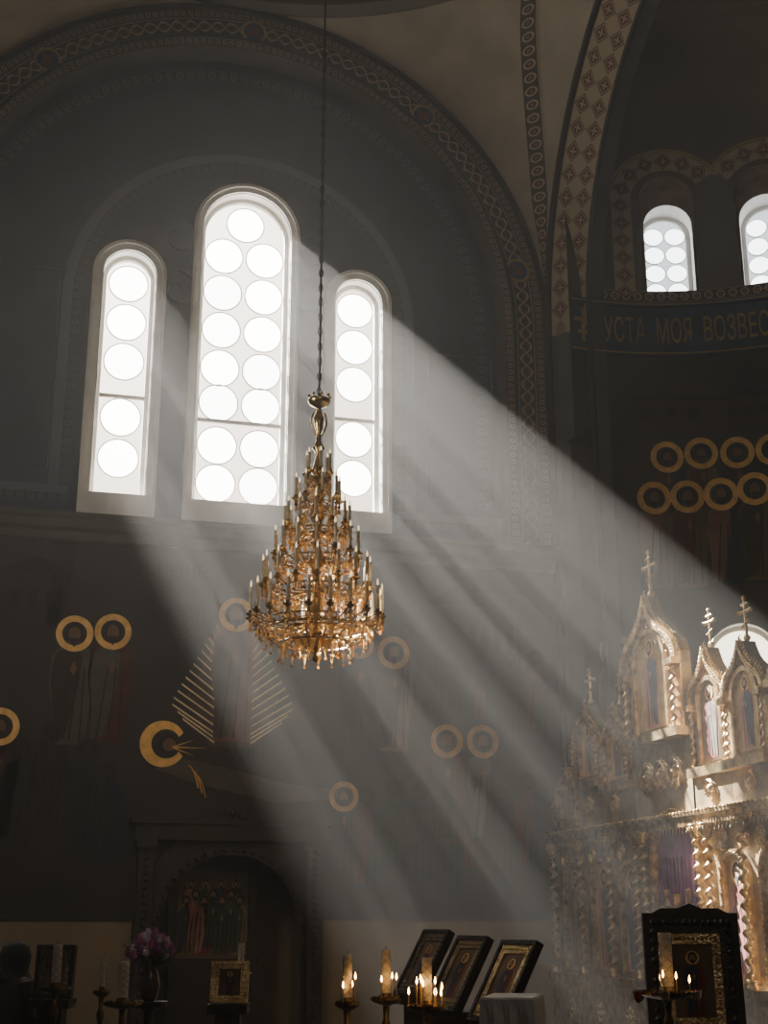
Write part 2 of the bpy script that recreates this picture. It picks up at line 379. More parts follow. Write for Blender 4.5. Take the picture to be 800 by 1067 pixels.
for k,(d,hw,z0,zt) in enumerate(AW):
    c=toT(d)
    window(4+k,c,hw-.02,z0,zt,10.0,.5,z0,[(c+s*.155,z,0) for z in (12.0,11.68,11.36,11.04) for s in (-1,1)],mapC,.42,M_glass2,M_disc2,casing=False,dr=.155,lift=.03)
    b=MB(); b.ringband(archpts(c,hw+.085,z0-.05,12.44),archpts(c,hw+.08,z0-.05,12.44),mapC,-.5,0)
    b.slab([(c-hw-.1,z0-.06),(c+hw+.1,z0-.06),(c+hw+.1,z0-.05),(c-hw-.1,z0-.05)],mapC,-.5,0)
    b.ringband(archpts(c,hw+.12,z0-.06,12.46),archpts(c,hw,z0-.02,zt-hw),mapC,-.5,-.40)
    b.build("wall_reveal",M_reveal,kind="structure")
    a0,a1=(31,180) if k==0 else (0,149)
    b=MB(); O=arc(c,12.40,.88,a0,a1,24); I=arc(c,12.40,.56,a0,a1,24)
    if k==0: O.append((c-.88,10.78)); I.append((c-.56,10.78))
    uvband(b,O,I,mapC,.015,.3,1); b.build("trim_%d"%(10+k),M_banddia,kind="structure")
    b=MB(); b.ringband(arc(c,12.40,.93,a0,a1,24),arc(c,12.40,.89,a0,a1,24),mapC,0,.03); b.build("trim_%d"%(18+k),M_fgold,kind="structure")
mb=MB()
uvband(mb,[(toT(d),10.86) for d in range(0,42,2)],[(toT(d),10.68) for d in range(0,42,2)],mapC,.016,.18)
mb.build("trim_12",M_banddots,kind="structure")
c=toT(26.5)
window(6,c,.42,4.25,5.6,3.9,.6,4.2,[],mapC,.25,M_low,M_disc2,casing=False)
mb=MB()
ds=[toT(d) for d in range(-4,92,2)]
mb.grid([[mapC(t,z,dd) for t in ds] for z,dd in ((9.78,.0),(9.78,.05),(9.84,.05),(9.84,.02),(10.58,.02),(10.58,.06),(10.66,.06),(10.66,0))])
mb.build("trim_13",M_frieze,kind="structure")
mb=MB()
for z in (9.81,10.62): mb.grid([[mapC(t,z-.012,.062) for t in ds],[mapC(t,z+.012,.062) for t in ds]])
mb.build("trim_14",M_fgold,kind="structure")
def text_on(name,s,size,mp,u0,z0,d,width,mat,label,org,cat="inscription",serif=False):
    cu=bpy.data.curves.new("txt","FONT"); cu.body=s; cu.size=size; cu.offset=.002
    t=bpy.data.objects.new("txt",cu); COL.objects.link(t)
    bpy.context.view_layer.update()
    dg=bpy.context.evaluated_depsgraph_get()
    me=bpy.data.meshes.new_from_object(t.evaluated_get(dg)); bpy.data.objects.remove(t)
    w=max(v.co.x for v in me.vertices); k=width/w
    O=Vector(org)
    for v in me.vertices: v.co=Vector(mp(u0+v.co.x*k,z0+v.co.y,d))-O
    me.materials.clear(); me.materials.append(mat)
    o=bpy.data.objects.new(name,me); COL.objects.link(o); o.location=O; meta(o,label,cat)
    return o
text_on("painted_inscription","УСТА  МОЯ  ВОЗВЕСТЯТ",.56,mapC,toT(3.2),10.0,.024,toT(43)-toT(3.2),M_fgold,"gold Cyrillic lettering УСТА МОЯ ВОЗВЕСТЯТ on blue frieze",mapC(toT(20),10.2,.024))
text_on("painted_inscription","УСПЕНІЕ",.24,mapA,1.2,6.05,.006,.95,surf("ink_dark",(.01,.009,.008)),"dark Cyrillic title lettering on the painted wall",(1.6,YA,6.1))
mb=MB()
c=toT(-1.2); 
for u0,z0,u1,z1 in ((c-.03,9.95,c+.03,10.5),(c-.14,10.28,c+.14,10.34),(c-.09,10.08,c+.09,10.13)): mb.slab([(u0,z0),(u1,z0),(u1,z1),(u0,z1)],mapC,.02,.035)
for s in (-1,1): mb.slab(arc(c+s*.12,10.31,.035,0,330,11),mapC,.02,.036)
mb.build("painted_cross",M_fgold,mapC(c,10.2,0),label="gold painted cross starting the frieze inscription",cat="painted cross")

RS=R0*sqrt(2)
def pend(q,name):
    sx,sy=q
    rows=[];
    for k in range(25):
        z=ZS+R0*k/24*.999+.002
        rho=sqrt(RS*RS-(z-ZS)**2); p0=math.acos(min(1,R0/rho)); p1=pi/2-p0
        rows.append([(CX+sx*rho*cos(p0+(p1-p0)*j/20),CY+sy*rho*sin(p0+(p1-p0)*j/20),z) for j in range(21)])
    m=MB(); m.grid(rows); m.build(name,M_vault,kind="structure",smooth=True)
for q in ((1,1),(-1,1),(1,-1),(-1,-1)): pend(q,"ceiling")
def pstrip(sx,sy,f0,wd,cell,name):
    m=MB(); acc=0; prev=None
    for k in range(31):
        z=ZS+.25+(R0-.27)*k/30
        rr=RS-.02; rho=sqrt(rr*rr-(z-ZS)**2); p0=math.acos(min(1,R0/sqrt(RS*RS-(z-ZS)**2))); p1=pi/2-p0
        f=p0+(p1-p0)*f0; w=min(wd/rho,(p1-p0)*.5)
        a=(CX+sx*rho*cos(f-w/2),CY+sy*rho*sin(f-w/2),z); b=(CX+sx*rho*cos(f+w/2),CY+sy*rho*sin(f+w/2),z)
        if prev:
            l=math.dist(a,prev[0])/cell
            m.face([prev[0],prev[1],b,a],0,[(acc,0),(acc,1),(acc+l,1),(acc+l,0)]); acc+=l
        prev=(a,b)
    m.build(name,M_banddots,kind="structure")
pstrip(1,1,.36,.3,.2,"trim_15"); pstrip(-1,1,.5,.3,.2,"trim_16"); 
mb=MB(); mb.lathe([(R0+.5,ZS+R0+.02),(R0-.05,ZS+R0-.02),(R0-.25,ZS+R0+.03),(R0-.28,ZS+R0+.25),(R0-.05,ZS+R0+.3),(R0-.05,18.5),(R0*.9,20),(R0*.7,21.5),(R0*.4,22.6),(.01,23)],96,(CX,CY),0,cap=False)
mb.build("ceiling_dome",M_apsetop,kind="structure",smooth=False)

# ------------------------------------------------------------ painted saints
def saint(mb,mp,u,z0,h,robe,cloak,skin,hair,halo,haloR=.11,d=.004,lean=0,hr=None,ringonly=True):
    zh=z0+h*.9; r=h*.062
    w=h*.15
    P=lambda pts:[(u+x*w+lean*(y*h),z0+y*h) for x,y in pts]
    mb.slab(P([(-.9,0),(.9,0),(1.0,.3),(1.25,.5),(1.15,.7),(.75,.8),(.3,.84),(-.3,.84),(-.75,.8),(-1.15,.7),(-1.2,.5),(-.95,.3)]),mp,0,d,robe)
    mb.slab(P([(-.9,.02),(-.2,.05),(.35,.45),(.5,.7),(.2,.8),(-.3,.8),(-.95,.72),(-1.1,.5),(-.9,.3)]),mp,d,d*2,cloak)
    for x0,x1 in ((-.6,-.2),(.0,.25),(.55,.6)):
        mb.slab(P([(x0,.03),(x0+.10,.03),(x1+.08,.6),(x1,.6)]),mp,d*2,d*2.4,hair)
    mb.slab(P([(-.15,.6),(.1,.55),(.22,.62),(.05,.68)]),mp,d*2,d*3,skin)
    uu=u+lean*h*.9
    hr=hr or h*haloR
    if ringonly: mb.ringband(arc(uu,zh,hr,0,360,28),arc(uu,zh,hr*.66,0,360,28),mp,0,d*2.6,halo)
    else: mb.slab(arc(uu,zh,hr,0,350,27),mp,0,d*2.6,halo)
    mb.slab([(uu+r*1.2*cos(t*.5),zh+r*1.35*sin(t*.5)+r*.1) for t in range(13)],mp,d*2,d*3,hair)
    mb.slab([(uu+r*.8*cos(t*.5),zh-r*.1+r*1.05*sin(t*.5)) for t in range(13)],mp,d*3,d*4,skin)
    mb.slab([(uu-r*.6,zh-r*.6),(uu,zh-r*1.9),(uu+r*.6,zh-r*.6)],mp,d*3.5,d*4.5,hair)
    for s in (-1,1): mb.slab([(uu+s*r*.3-r*.12,zh+r*.1),(uu+s*r*.3+r*.12,zh+r*.1),(uu+s*r*.3,zh+r*.2)],mp,d*4,d*4.6,hair)
SM=M_robes+[M_skin,M_hair,M_halo,M_halodim,M_ray,M_mauve]
SI=M_robesI+[surf("icon_skin",(.42,.25,.14)),M_hair,M_halo,M_halodim,M_ray,M_mauve]
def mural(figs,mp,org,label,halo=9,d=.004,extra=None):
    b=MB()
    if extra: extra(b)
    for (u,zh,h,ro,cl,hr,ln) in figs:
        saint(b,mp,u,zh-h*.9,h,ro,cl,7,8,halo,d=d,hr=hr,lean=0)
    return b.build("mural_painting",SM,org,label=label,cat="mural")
mural([(.47,5.21,1.6,4,0,.24,0),(.96,5.26,1.6,1,4,.24,0)],mapA,(.7,YA,4.4),"two robed bishops with gold halos painted on the wall")
def mand(b):
    cx=2.58
    b.slab([(cx,5.75),(cx-.62,4.45),(cx-.3,3.8),(cx+.3,3.8),(cx+.62,4.45)],mapA,0,.003,12)
    for s in (-1,1):
        for k in range(15):
            t=k/14
            z=5.42-1.28*t; e=.26+.56*min(1,t*1.2)
            if t>.84: e-=(t-.84)*1.0
            zi=z-.42*(e-.2); 
            b.slab([(cx+s*e,z),(cx+s*.24,zi-.1),(cx+s*.24,zi-.075),(cx+s*e,z+.026)][::s],mapA,0,.006,11)
mural([(2.58,5.58,1.9,6,4,.235,0)],mapA,(2.6,YA,4.5),"painted Christ figure in mandorla with gold rays",extra=mand)
b=MB()
b.slab([(1.7,3.66),(2.2,3.60),(3.3,3.35),(3.9,3.3),(3.9,3.15),(3.2,3.1),(2.0,3.35),(1.6,3.5)],mapA,0,.004,4)
b.ringband(arc(1.68,3.82,.3,30,330,24),arc(1.72,3.82,.19,30,330,24),mapA,0,.012,9)
b.slab(arc(1.74,3.82,.12,0,340,16),mapA,0,.01,8); b.slab(arc(1.76,3.81,.085,0,340,16),mapA,.01,.014,7)
for a,l in ((0,.45),(-20,.3),(20,.3)):
    u,z=1.8,3.78
    b.slab([(u,z-.012),(u+l*cos(radians(a)),z+l*sin(radians(a))),(u,z+.012)],mapA,0,.015,9)
for k in range(3): b.tube([(2.02+.05*k+.035*t,YA-.008,3.55-.06*k-.018*t*t) for t in range(5)],.01,4,9)
b.build("mural_painting",SM,(1.7,YA,3.6),label="painted reclining figure with spiked gold halo",cat="mural")
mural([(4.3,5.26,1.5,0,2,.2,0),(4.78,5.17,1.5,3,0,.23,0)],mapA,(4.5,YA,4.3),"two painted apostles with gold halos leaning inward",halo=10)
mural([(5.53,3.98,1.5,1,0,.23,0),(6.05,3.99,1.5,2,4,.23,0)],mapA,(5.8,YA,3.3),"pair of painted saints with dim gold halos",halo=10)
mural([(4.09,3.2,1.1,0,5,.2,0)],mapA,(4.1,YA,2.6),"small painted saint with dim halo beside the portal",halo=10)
mural([(-.37,3.97,1.5,0,1,.24,0)],mapA,(-.37,YA,3.3),"robed saint with gold halo painted on the wall")
b=MB()
for k in range(16):
    u=-1.8+k*.36+random.uniform(-.1,.1)
    if 1.2<u<4: continue
    h=random.uniform(1.2,1.5)
    saint(b,mapA,u,2.2+random.uniform(0,.7),h,random.choice((0,2,5)),random.choice((0,1,2)),0,8,0,d=.002)
for k in range(7): saint(b,mapA,4.4+k*.38,1.9+random.uniform(0,.5),1.3,random.choice((0,2,5)),random.choice((0,1,2)),0,8,0,d=.002)
for k in range(8):
    u=4.2+k*.38; saint(b,mapA,u,4.1+random.uniform(-.2,.4),1.2,random.choice((0,2,5)),random.choice((0,1,2)),0,8,0,d=.002)
b.build("mural_crowd",SM,(2,YA,3),label="dim painted crowd of mourners on the wall",cat="mural",kind="stuff")
def bld(mp,u,z,w,h,m,label):
    b=MB(); n=8
    for k in range(n):
        a,c=u-w/2+w*k/n,u-w/2+w*(k+1)/n
        b.slab([(a,z),(c,z),(c,z+h),(a,z+h)],mp,0,.005,m)
        a,c=u-w*.6+w*1.2*k/n,u-w*.6+w*1.2*(k+1)/n
        f=lambda q:z+h+h*.3*(1-abs(q-u)/(w*.6))
        b.slab([(a,z+h),(c,z+h),(c,f(c)),(a,f(a))],mp,0,.007,8)
    for k in (-1,0,1): b.slab(archpts(u+k*w*.28,w*.07,z+h*.4,z+h*.65,6)[::-1],mp,.004,.01,8)
    b.build("mural_building",SM,mp(u,z,0),label=label,cat="mural")
for u,z,w,h,m in ((-.1,5.2,.8,.8,0),(.25,5.3,.3,1.1,0),(5.7,5.0,.8,.9,0),(6.3,4.7,.7,1.4,0)): bld(mapA,u,z,w,h,m,"dim painted city building on the muralled wall")
for u,z,w,h,m in ((toT(1),7.2,.9,1.1,0),(toT(16),8.55,1.3,.5,0),(toT(31),8.55,.9,.5,0)): bld(mapC,u,z,w,h,m,"dim painted church building on the curved wall")
figs=[(toT(a),z,1.25,random.choice((0,5,4,3)),random.choice((1,2,0,6)),.245,0) for a,z in ((14.7,8.17),(21.4,8.22),(28.3,8.2),(35,8.2))]
mural(figs,mapC,mapC(toT(25),7.5,0),"upper row of painted apostles with gold halos",d=.006,halo=9)
figs=[(toT(a),z,1.5,random.choice((0,5,4,3)),random.choice((1,2,0,6)),.25,0) for a,z in ((11.6,7.53),(18.1,7.55),(24.6,7.57),(31,7.62),(37.5,7.62))]
mural(figs,mapC,mapC(toT(24),7,0),"lower row of painted apostles with gold halos",d=.014,halo=9)
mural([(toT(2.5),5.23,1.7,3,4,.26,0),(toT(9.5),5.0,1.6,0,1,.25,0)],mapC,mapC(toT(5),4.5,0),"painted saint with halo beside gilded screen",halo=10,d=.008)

# ------------------------------------------------------------ chandelier
CHX,CHY=2.65,12.75
ch=empty("chandelier",(CHX,CHY,4.04),label="tiered gilt brass chandelier with candles hanging on chain",cat="chandelier")
b=MB()
b.tube([(CHX,CHY,6.8),(CHX,CHY,22.95)],.011,6)
z=6.8
k=0
while z<11:
    pts=[((.022*cos(t)) if k%2 else 0,(0 if k%2 else .022*cos(t)),.05*sin(t)) for t in [2*pi*j/8 for j in range(8)]]
    b.tube([(CHX+p[0],CHY+p[1],z+p[2]) for p in pts],.006,4,closed=True); z+=.085; k+=1
b.build("chain",M_chain,(CHX,CHY,6.8),ch)
b=MB()
b.lathe([(.02,4.04),(.035,4.07),(.015,4.12),(.06,4.2),(.09,4.28),(.05,4.36),(.04,4.5),(.1,4.62),(.05,4.75),(.04,4.95),(.09,5.05),(.04,5.2),(.04,5.45),(.08,5.52),(.035,5.65),(.03,5.9),(.07,6.0),(.04,6.12),(.03,6.2),(.065,6.26),(.03,6.33),(.025,6.42),(.045,6.5),(.06,6.58),(.03,6.66),(.025,6.7),(.10,6.74),(.12,6.78),(.11,6.8),(.03,6.82),(.02,6.86)],14,(CHX,CHY))
for k in range(8):
    a=2*pi*k/8; b.ball((CHX+.11*cos(a),CHY+.11*sin(a),6.83),.018)
for s in (-1,1):
    b.tube([(CHX+s*(.03+.05*sin(t*.5)),CHY,6.4+.05*t) for t in range(6)],.012,5)
b.build("stem",M_brass,(CHX,CHY,4.5),ch,smooth=True)
def scroll(b,a,r0,r1,z,amp,th,m=0):
    pts=[]
    for t in range(9):
        s=t/8; r=r0+(r1-r0)*s; pts.append((CHX+r*cos(a),CHY+r*sin(a),z-amp*sin(pi*s)+.04*s))
    b.tube(pts,th,5,m)
    b.tube([(CHX+(r1-.04-.035*cos(q))*cos(a),CHY+(r1-.04-.035*cos(q))*sin(a),z-.05+.035*sin(q)) for q in [k*.8 for k in range(8)]],th*.7,4,m)
tiers=[(4.45,.655,20,.31),(4.77,.535,16,.29),(5.08,.425,14,.27),(5.38,.325,12,.26),(5.67,.225,8,.25),(5.95,.125,6,.23)]
cand=None
for ti,(z,r,n,hc) in enumerate(tiers):
    b=MB()
    for rb,full in ((r*.84,1),(r*.5,0)):
        for q in (0,-.07): b.tube([(CHX+rb*cos(2*pi*k/40),CHY+rb*sin(2*pi*k/40),z-.02+q) for k in range(40)],.007,5,closed=True)
        nl=int(n*(1.5 if full else .5))
        for k in range(nl):
            a=2*pi*k/nl
            cxx,cyy=CHX+rb*cos(a),CHY+rb*sin(a)
            if full: b.tube([(cxx-.035*sin(a)*cos(q),cyy+.035*cos(a)*cos(q),z-.055+.03*sin(q)) for q in [2*pi*j/8 for j in range(8)]],.006,4,closed=True)
            b.face([(cxx-.022*sin(a),cyy+.022*cos(a),z-.09),(cxx+.03*cos(a),cyy+.03*sin(a),z-.12),(cxx,cyy,z-.17),(cxx+.022*sin(a),cyy-.022*cos(a),z-.09)],1)
            b.face([(cxx-.02*sin(a),cyy+.02*cos(a),z-.02),(cxx+.02*sin(a),cyy-.02*cos(a),z-.02),(cxx+.02*cos(a),cyy+.02*sin(a),z+.05)],1)
            b.ball((cxx,cyy,z-.18),.014,1,n=4,sz=1.5)
    for k in range(n):
        a=2*pi*(k+.5*(ti%2))/n
        scroll(b,a,.04,r,z+.0,.08,.009)
        x,y=CHX+r*cos(a),CHY+r*sin(a)
        b.lathe([(.008,z-.05),(.018,z-.03),(.01,z),(.04,z+.025),(.045,z+.04),(.02,z+.045),(.022,z+.07)],8,(x,y))
        b.ball((x,y,z-.08),.016,1,n=4,sz=1.8)
    t=b.build("tier",[M_brass,M_amber],(CHX,CHY,z),ch,smooth=False)
    if cand is None:
        cm=MB(); cm.lathe([(.016,0),(.017,.01),(.016,.235),(.010,.24)],8,m=0); cm.lathe([(.006,.24),(.010,.26),(.009,.28),(.002,.31)],8,m=1)
        cand=cm.build("candle",[M_candle,M_tip],(0,0,0),smooth=True); first=True
    for k in range(n):
        a=2*pi*(k+.5*(ti%2))/n
        c=cand if first else cand.copy()
        if not first: COL.objects.link(c)
        first=False
        c.parent=t; c.location=(r*cos(a),r*sin(a),.065); c.scale=(1,1,hc/.31)
b=MB()
for k in range(16):
    a=2*pi*k/16
    b.tube([(CHX+r*cos(a),CHY+r*sin(a),z) for r,z in ((.5,4.38),(.47,4.28),(.36,4.22),(.24,4.3),(.15,4.26),(.1,4.18))],.009,4)
    for r,z in ((.5,4.3),(.36,4.18),(.22,4.24)):
        x,y=CHX+r*cos(a+.1),CHY+r*sin(a+.1)
        b.face([(x-.03*sin(a),y+.03*cos(a),z),(x+.03*sin(a),y-.03*cos(a),z),(x,y,z-.12)],1); b.ball((x,y,z-.13),.015,1,n=4)
for r,z in ((.5,4.36),(.36,4.22),(.22,4.28)): b.tube([(CHX+r*cos(2*pi*k/32),CHY+r*sin(2*pi*k/32),z) for k in range(32)],.01,4,closed=True)
b.build("basket",[M_brass,M_amber],(CHX,CHY,4.3),ch)

# ------------------------------------------------------------ iconostasis (gilded icon screen)
IX=7.05
mapI=lambda u,z,d:(IX-d,u,z)
ico=empty("iconostasis",(IX,14.2,0),label="gilded carved icon screen with gables, columns and crosses",cat="icon screen")
b=MB()
b.box((IX+.08,14.0,1.35),(.08,3.6,1.35)); b.box((IX-.03,14.0,.45),(.1,3.6,.45),1)
b.build("screen_body",[M_gold2,M_gold],(IX,14,0),ico)
b=MB()
for z0,z1,d in ((2.60,2.65,.10),(2.65,2.70,.14),(2.70,2.75,.17),(.9,.98,.18)):
    b.box((IX-d/2,14.0,(z0+z1)/2),(d/2,3.6,(z1-z0)/2))
for k in range(120): b.box((IX-.12,10.45+k*.06,2.62),(.02,.015,.025))
for k in range(90):
    b.ball((IX-.175,10.45+k*.08,2.74),.018,n=4)
    # hanging leaf fringe
    y=10.45+k*.08; b.face([(IX-.11,y-.03,2.60),(IX-.11,y+.03,2.60),(IX-.12,y,2.52)])
b.build("cornice",M_gold,(IX,14,2.7),ico)
def twist(h,r,name,turns=5):
    b=MB(); rows=[]; n=12; S=int(turns*10)
    for k in range(S+1):
        z=.08+(h-.2)*k/S; ph=2*pi*turns*k/S
        rows.append([(r*.4*cos(ph)+r*.62*cos(2*pi*j/n),r*.4*sin(ph)+r*.62*sin(2*pi*j/n),z) for j in range(n)])
    b.grid(rows,closed=True)
    b.lathe([(r*1.4,0),(r*1.4,.03),(r*1.1,.05),(r*1.25,.07),(r*.9,.1)],12); 
    b.lathe([(r*.8,h-.14),(r*1.1,h-.12),(r*.95,h-.1),(r*1.5,h-.02),(r*1.6,h)],12)
    for k in range(8):
        a=2*pi*k/8; b.tube([(r*.9*cos(a),r*.9*sin(a),h-.11),(r*1.3*cos(a),r*1.3*sin(a),h-.07),(r*1.7*cos(a),r*1.7*sin(a),h-.035),(r*1.5*cos(a),r*1.5*sin(a),h-.06)],.012,4)
    return b.build(name,M_gold,(0,0,0),None,smooth=True)
col=twist(1.62,.055,"column",11); col.parent=ico; WL[col.name]=(0,0,0)
COLY=[17.42,16.49,15.59,14.72,13.18,12.37,11.4]
allc=[(y+o) for y in COLY for o in ((-.0,) if y not in (14.72,13.18) else (-.1,.12))]
for k,y in enumerate(allc):
    c=col if k==0 else col.copy()
    if k: COL.objects.link(c)
    c.parent=ico; c.location=(IX-.14-IX,y-14.2,.98)
def icon_panel(parent,y,hw,z0,zs,robe,cloak,gold=False):
    b=MB()
    b.slab(archpts(y,hw,z0,zs,14)[::-1],mapI,.0,.015,0)
    b.build("icon_painting",[M_icongold if gold else M_icon],mapI(y,z0,.01),parent)
    b=MB()
    h=(zs+hw-z0)*.92
    saint(b,lambda u,z,d:mapI(u,z,d+.016),y,z0+.03,h,robe,cloak,7,8,9,d=.003,ringonly=False)
    b.build("painted_saint",SI,mapI(y,z0,.02),parent)
def carved_arch(b,y,hw,z0,zs,w=.07,d=.07):
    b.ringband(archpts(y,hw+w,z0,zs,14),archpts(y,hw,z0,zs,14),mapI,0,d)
    P=archpts(y,hw+w*.5,z0,zs,14)
    for k in range(len(P)-1):
        a,c=P[k],P[k+1]; n=max(1,int(math.dist(a,c)/.05))
        for j in range(n):
            t=(j+.5)/n; b.ball(mapI(a[0]+(c[0]-a[0])*t,a[1]+(c[1]-a[1])*t,d+.003),.014,n=4)
bays=[((17.42+16.49)/2,.27,1,4),((16.49+15.59)/2,.27,6,2),((15.59+14.84)/2,.22,5,1),((13.06+12.37)/2,.22,6,1),((12.37+11.4)/2,.28,5,6)]
for y,hw,ro,cl in bays:
    e=empty("icon_bay",mapI(y,1.0,0),parent=ico)
    icon_panel(e,y,hw,1.05,2.05,ro,cl,gold=(ro in(6,5)))
    b=MB(); carved_arch(b,y,hw,1.02,2.05,w=.05)
    for s in (-1,1):
        for q in (0,2.1,4.2):
            b.tube([mapI(y+s*(hw+.0-(.01+.011*t)*cos(t*.8+q)),2.42+(.01+.011*t)*sin(t*.8+q),.04) for t in range(11)],.010,4)
    b.build("carved_frame",M_gold,mapI(y,1.0,0),e)
    b=MB()
    for q in range(8):
        a=q*pi/4; b.ball(mapI(y+.09*cos(a),.55+.09*sin(a),.11),.045,n=5)
    b.ball(mapI(y,.55,.12),.05); b.ringband(arc(y,.55,.2,0,360,20),arc(y,.55,.17,0,360,20),mapI,.07,.12)
    b.build("rosette",M_gold,mapI(y,.55,.1),e,smooth=False)
yc=13.95
e=empty("royal_gate",mapI(yc,1.0,0),parent=ico)
b=MB(); b.slab(archpts(yc,.52,.3,2.25,16)[::-1],mapI,.01,.03)
for k in range(12): b.tube([mapI(yc-.5+k*.09,.4,.035),mapI(yc-.5+k*.09,2.3 if 1<k<10 else 2.1,.035)],.02,5)
b.build("curtain",M_curtain,mapI(yc,1,0),e)
b=MB(); carved_arch(b,yc,.52,.98,2.25,w=.08,d=.10); b.build("carved_frame",M_gold,mapI(yc,1.0,0),e)
b=MB()
for s in (-1,1):
    b.ringband(archpts(yc+s*.26,.24,.6,1.55,10),archpts(yc+s*.26,.20,.65,1.55,10),mapI,.05,.12)
    b.slab([(yc+s*.26-.2,.6),(yc+s*.26+.2,.6),(yc+s*.26+.2,1.5),(yc+s*.26-.2,1.5)],mapI,.05,.07)
    for q in range(3):
        z=.85+q*.3
        for w_ in (0,3.14): b.tube([mapI(yc+s*.26+(.02+.011*t)*cos(t*.8+w_),z+(.02+.011*t)*sin(t*.8+w_),.1) for t in range(11)],.012,4)
    b.slab([(yc+s*.26-.02,1.78),(yc+s*.26+.02,1.78),(yc+s*.26+.02,1.95),(yc+s*.26-.02,1.95)],mapI,.05,.1)
b.slab([(yc-.02,.6),(yc+.02,.6),(yc+.02,1.9),(yc-.02,1.9)],mapI,.05,.13)
b.build("gate_leaf",M_gold,mapI(yc,1.0,0),e)
OG=[(1,0),(1.0,.12),(.93,.26),(.78,.39),(.56,.50),(.36,.60),(.20,.72),(.09,.86),(0,1)]
def ogee(y,hw,z0,h): return [(y+hw*a,z0+h*c) for a,c in OG]+[(y-hw*a,z0+h*c) for a,c in OG[::-1][1:]]
def cross(b,y,z,h,mp,d=.0):
    w=h*.038
    def bar(u0,z0,u1,z1,t):
        b.tube([mp(u0,z0,d),mp((u0+u1)/2,(z0+z1)/2,d),mp(u1,z1,d)],t,6)
    bar(y,z,y,z+h,w); bar(y-h*.28,z+h*.66,y+h*.28,z+h*.66,w); bar(y-h*.15,z+h*.84,y+h*.15,z+h*.84,w); bar(y-h*.17,z+h*.42,y+h*.17,z+h*.30,w)
    for q in ((y-h*.28,z+h*.66),(y+h*.28,z+h*.66),(y,z+h)): b.ball(mp(q[0],q[1],d),w*1.7,n=5)
    b.ball(mp(y,z,d),w*2.4,n=6)
def kiot(y,hw,zb,zg,zp,ch_,ro,cl,big=False,off=0.0):
    mp=lambda u,z,d:(IX-.02-off-d,u,z)
    org=mp(y,zb,0)
    e=empty("icon_case",org,parent=ico)
    b=MB()
    body=[(y+hw,zb),(y-hw,zb)]+[p for p in ogee(y,hw,zg,zp-zg)[::-1]]
    b.slab(body,mp,-.14,.0,0)
    b.build("case_body",M_gold2,org,e)
    b=MB()
    O=ogee(y,hw*1.06,zg-.02,(zp-zg)*1.04); I=ogee(y,hw*.93,zg-.02,(zp-zg)*.89)
    b.ringband(O,I,mp,0,.08)
    b.ringband(ogee(y,hw*.86,zg-.02,(zp-zg)*.80),ogee(y,hw*.82,zg-.02,(zp-zg)*.76),mp,0,.04)
    for k in range(len(O)-1):
        L=math.dist(O[k],O[k+1]); n=max(1,int(L/.045))
        for j in range(n):
            t=j/n; u=O[k][0]+(O[k+1][0]-O[k][0])*t; z=O[k][1]+(O[k+1][1]-O[k][1])*t
            s=1 if u>y else -1
            b.tube([mp(u,z,.04),mp(u+s*.022,z+.015,.06),mp(u+s*.04,z+.05,.05)],[.013,.011,.003],5)
            b.ball(mp(.94*(u-y)+y,zg+.94*(z-zg),.083),.010,n=4)
    b.slab([(y-hw*1.08,zb-.06),(y+hw*1.08,zb-.06),(y+hw*1.08,zb+.04),(y-hw*1.08,zb+.04)],mp,-.1,.12)
    for s in (-1,1):
        q0,q1=sorted((y+s*hw*.74,y+s*hw*1.05))
        b.slab([(q0,zg-.05),(q1,zg-.05),(q1,zg+.02),(q0,zg+.02)],mp,0,.12)
        b.slab([(q0,zb),(q1,zb),(q1,zg),(q0,zg)],mp,0,.015)
    for s in (-1,1):
        for q in (0,2.1,4.2):
            b.tube([mp(y+s*hw*.34+(.01+.0055*t)*cos(t*.8+q)*hw*2,zg+(zp-zg)*.40+(.01+.0055*t)*sin(t*.8+q)*hw*2,.02) for t in range(11)],.008*max(1,hw*1.6),4)
    for q in range(3): b.tube([mp(y+(.004+.006*t)*cos(t*.8+q*2.1)*hw*2,zg+(zp-zg)*.64+(.004+.006*t)*sin(t*.8+q*2.1)*hw*2,.02) for t in range(9)],.008*max(1,hw*1.6),4)
    b.build("gable",M_gold,org,e)
    ih=hw*.56; zs=zg+(zp-zg)*.04
    b=MB(); b.slab(archpts(y,ih,zb+.1,zs,14)[::-1],mp,.0,.012); b.build("icon_painting",M_icon if ro in (1,) else M_icongold,org,e)
    b=MB(); hh=(zs+ih-zb-.12)*.93
    saint(b,lambda u,z,d:mp(u,z,d+.013),y,zb+.12,hh,ro,cl,7,8,9,d=.003,ringonly=False); b.build("painted_saint",SI,org,e)
    b=MB(); b.ringband(archpts(y,ih+.05,zb+.07,zs,14),archpts(y,ih,zb+.07,zs,14),mp,0,.05)
    for k,(u,z) in enumerate(archpts(y,ih+.07,zb+.07,zs,14)): b.ball(mp(u,z,.03),.014,n=4)
    b.build("carved_frame",M_gold,org,e)
    for s in (-1,1):
        b=MB(); H=zg-.05-zb-.04; n=10; S=40; r=.028 if not big else .04
        rows=[]
        for k in range(S+1):
            ph=2*pi*6*k/S; c0=mp(y+s*hw*.88,zb+.04+H*k/S,.06)
            rows.append([(c0[0]+r*.4*cos(ph)+r*.7*cos(2*pi*j/n),c0[1]+r*.4*sin(ph)+r*.7*sin(2*pi*j/n),c0[2]) for j in range(n)])
        b.grid(rows,closed=True); b.build("column",M_gold,mp(y+s*hw*.88,zb,.07),e,smooth=True)
    b=MB(); cross(b,y,zp+.03,ch_,mp,-.05); b.build("cross",M_gold,mp(y,zp,0),e)
kiot(17.0,.40,2.86,3.15,3.6,.3,1,0)
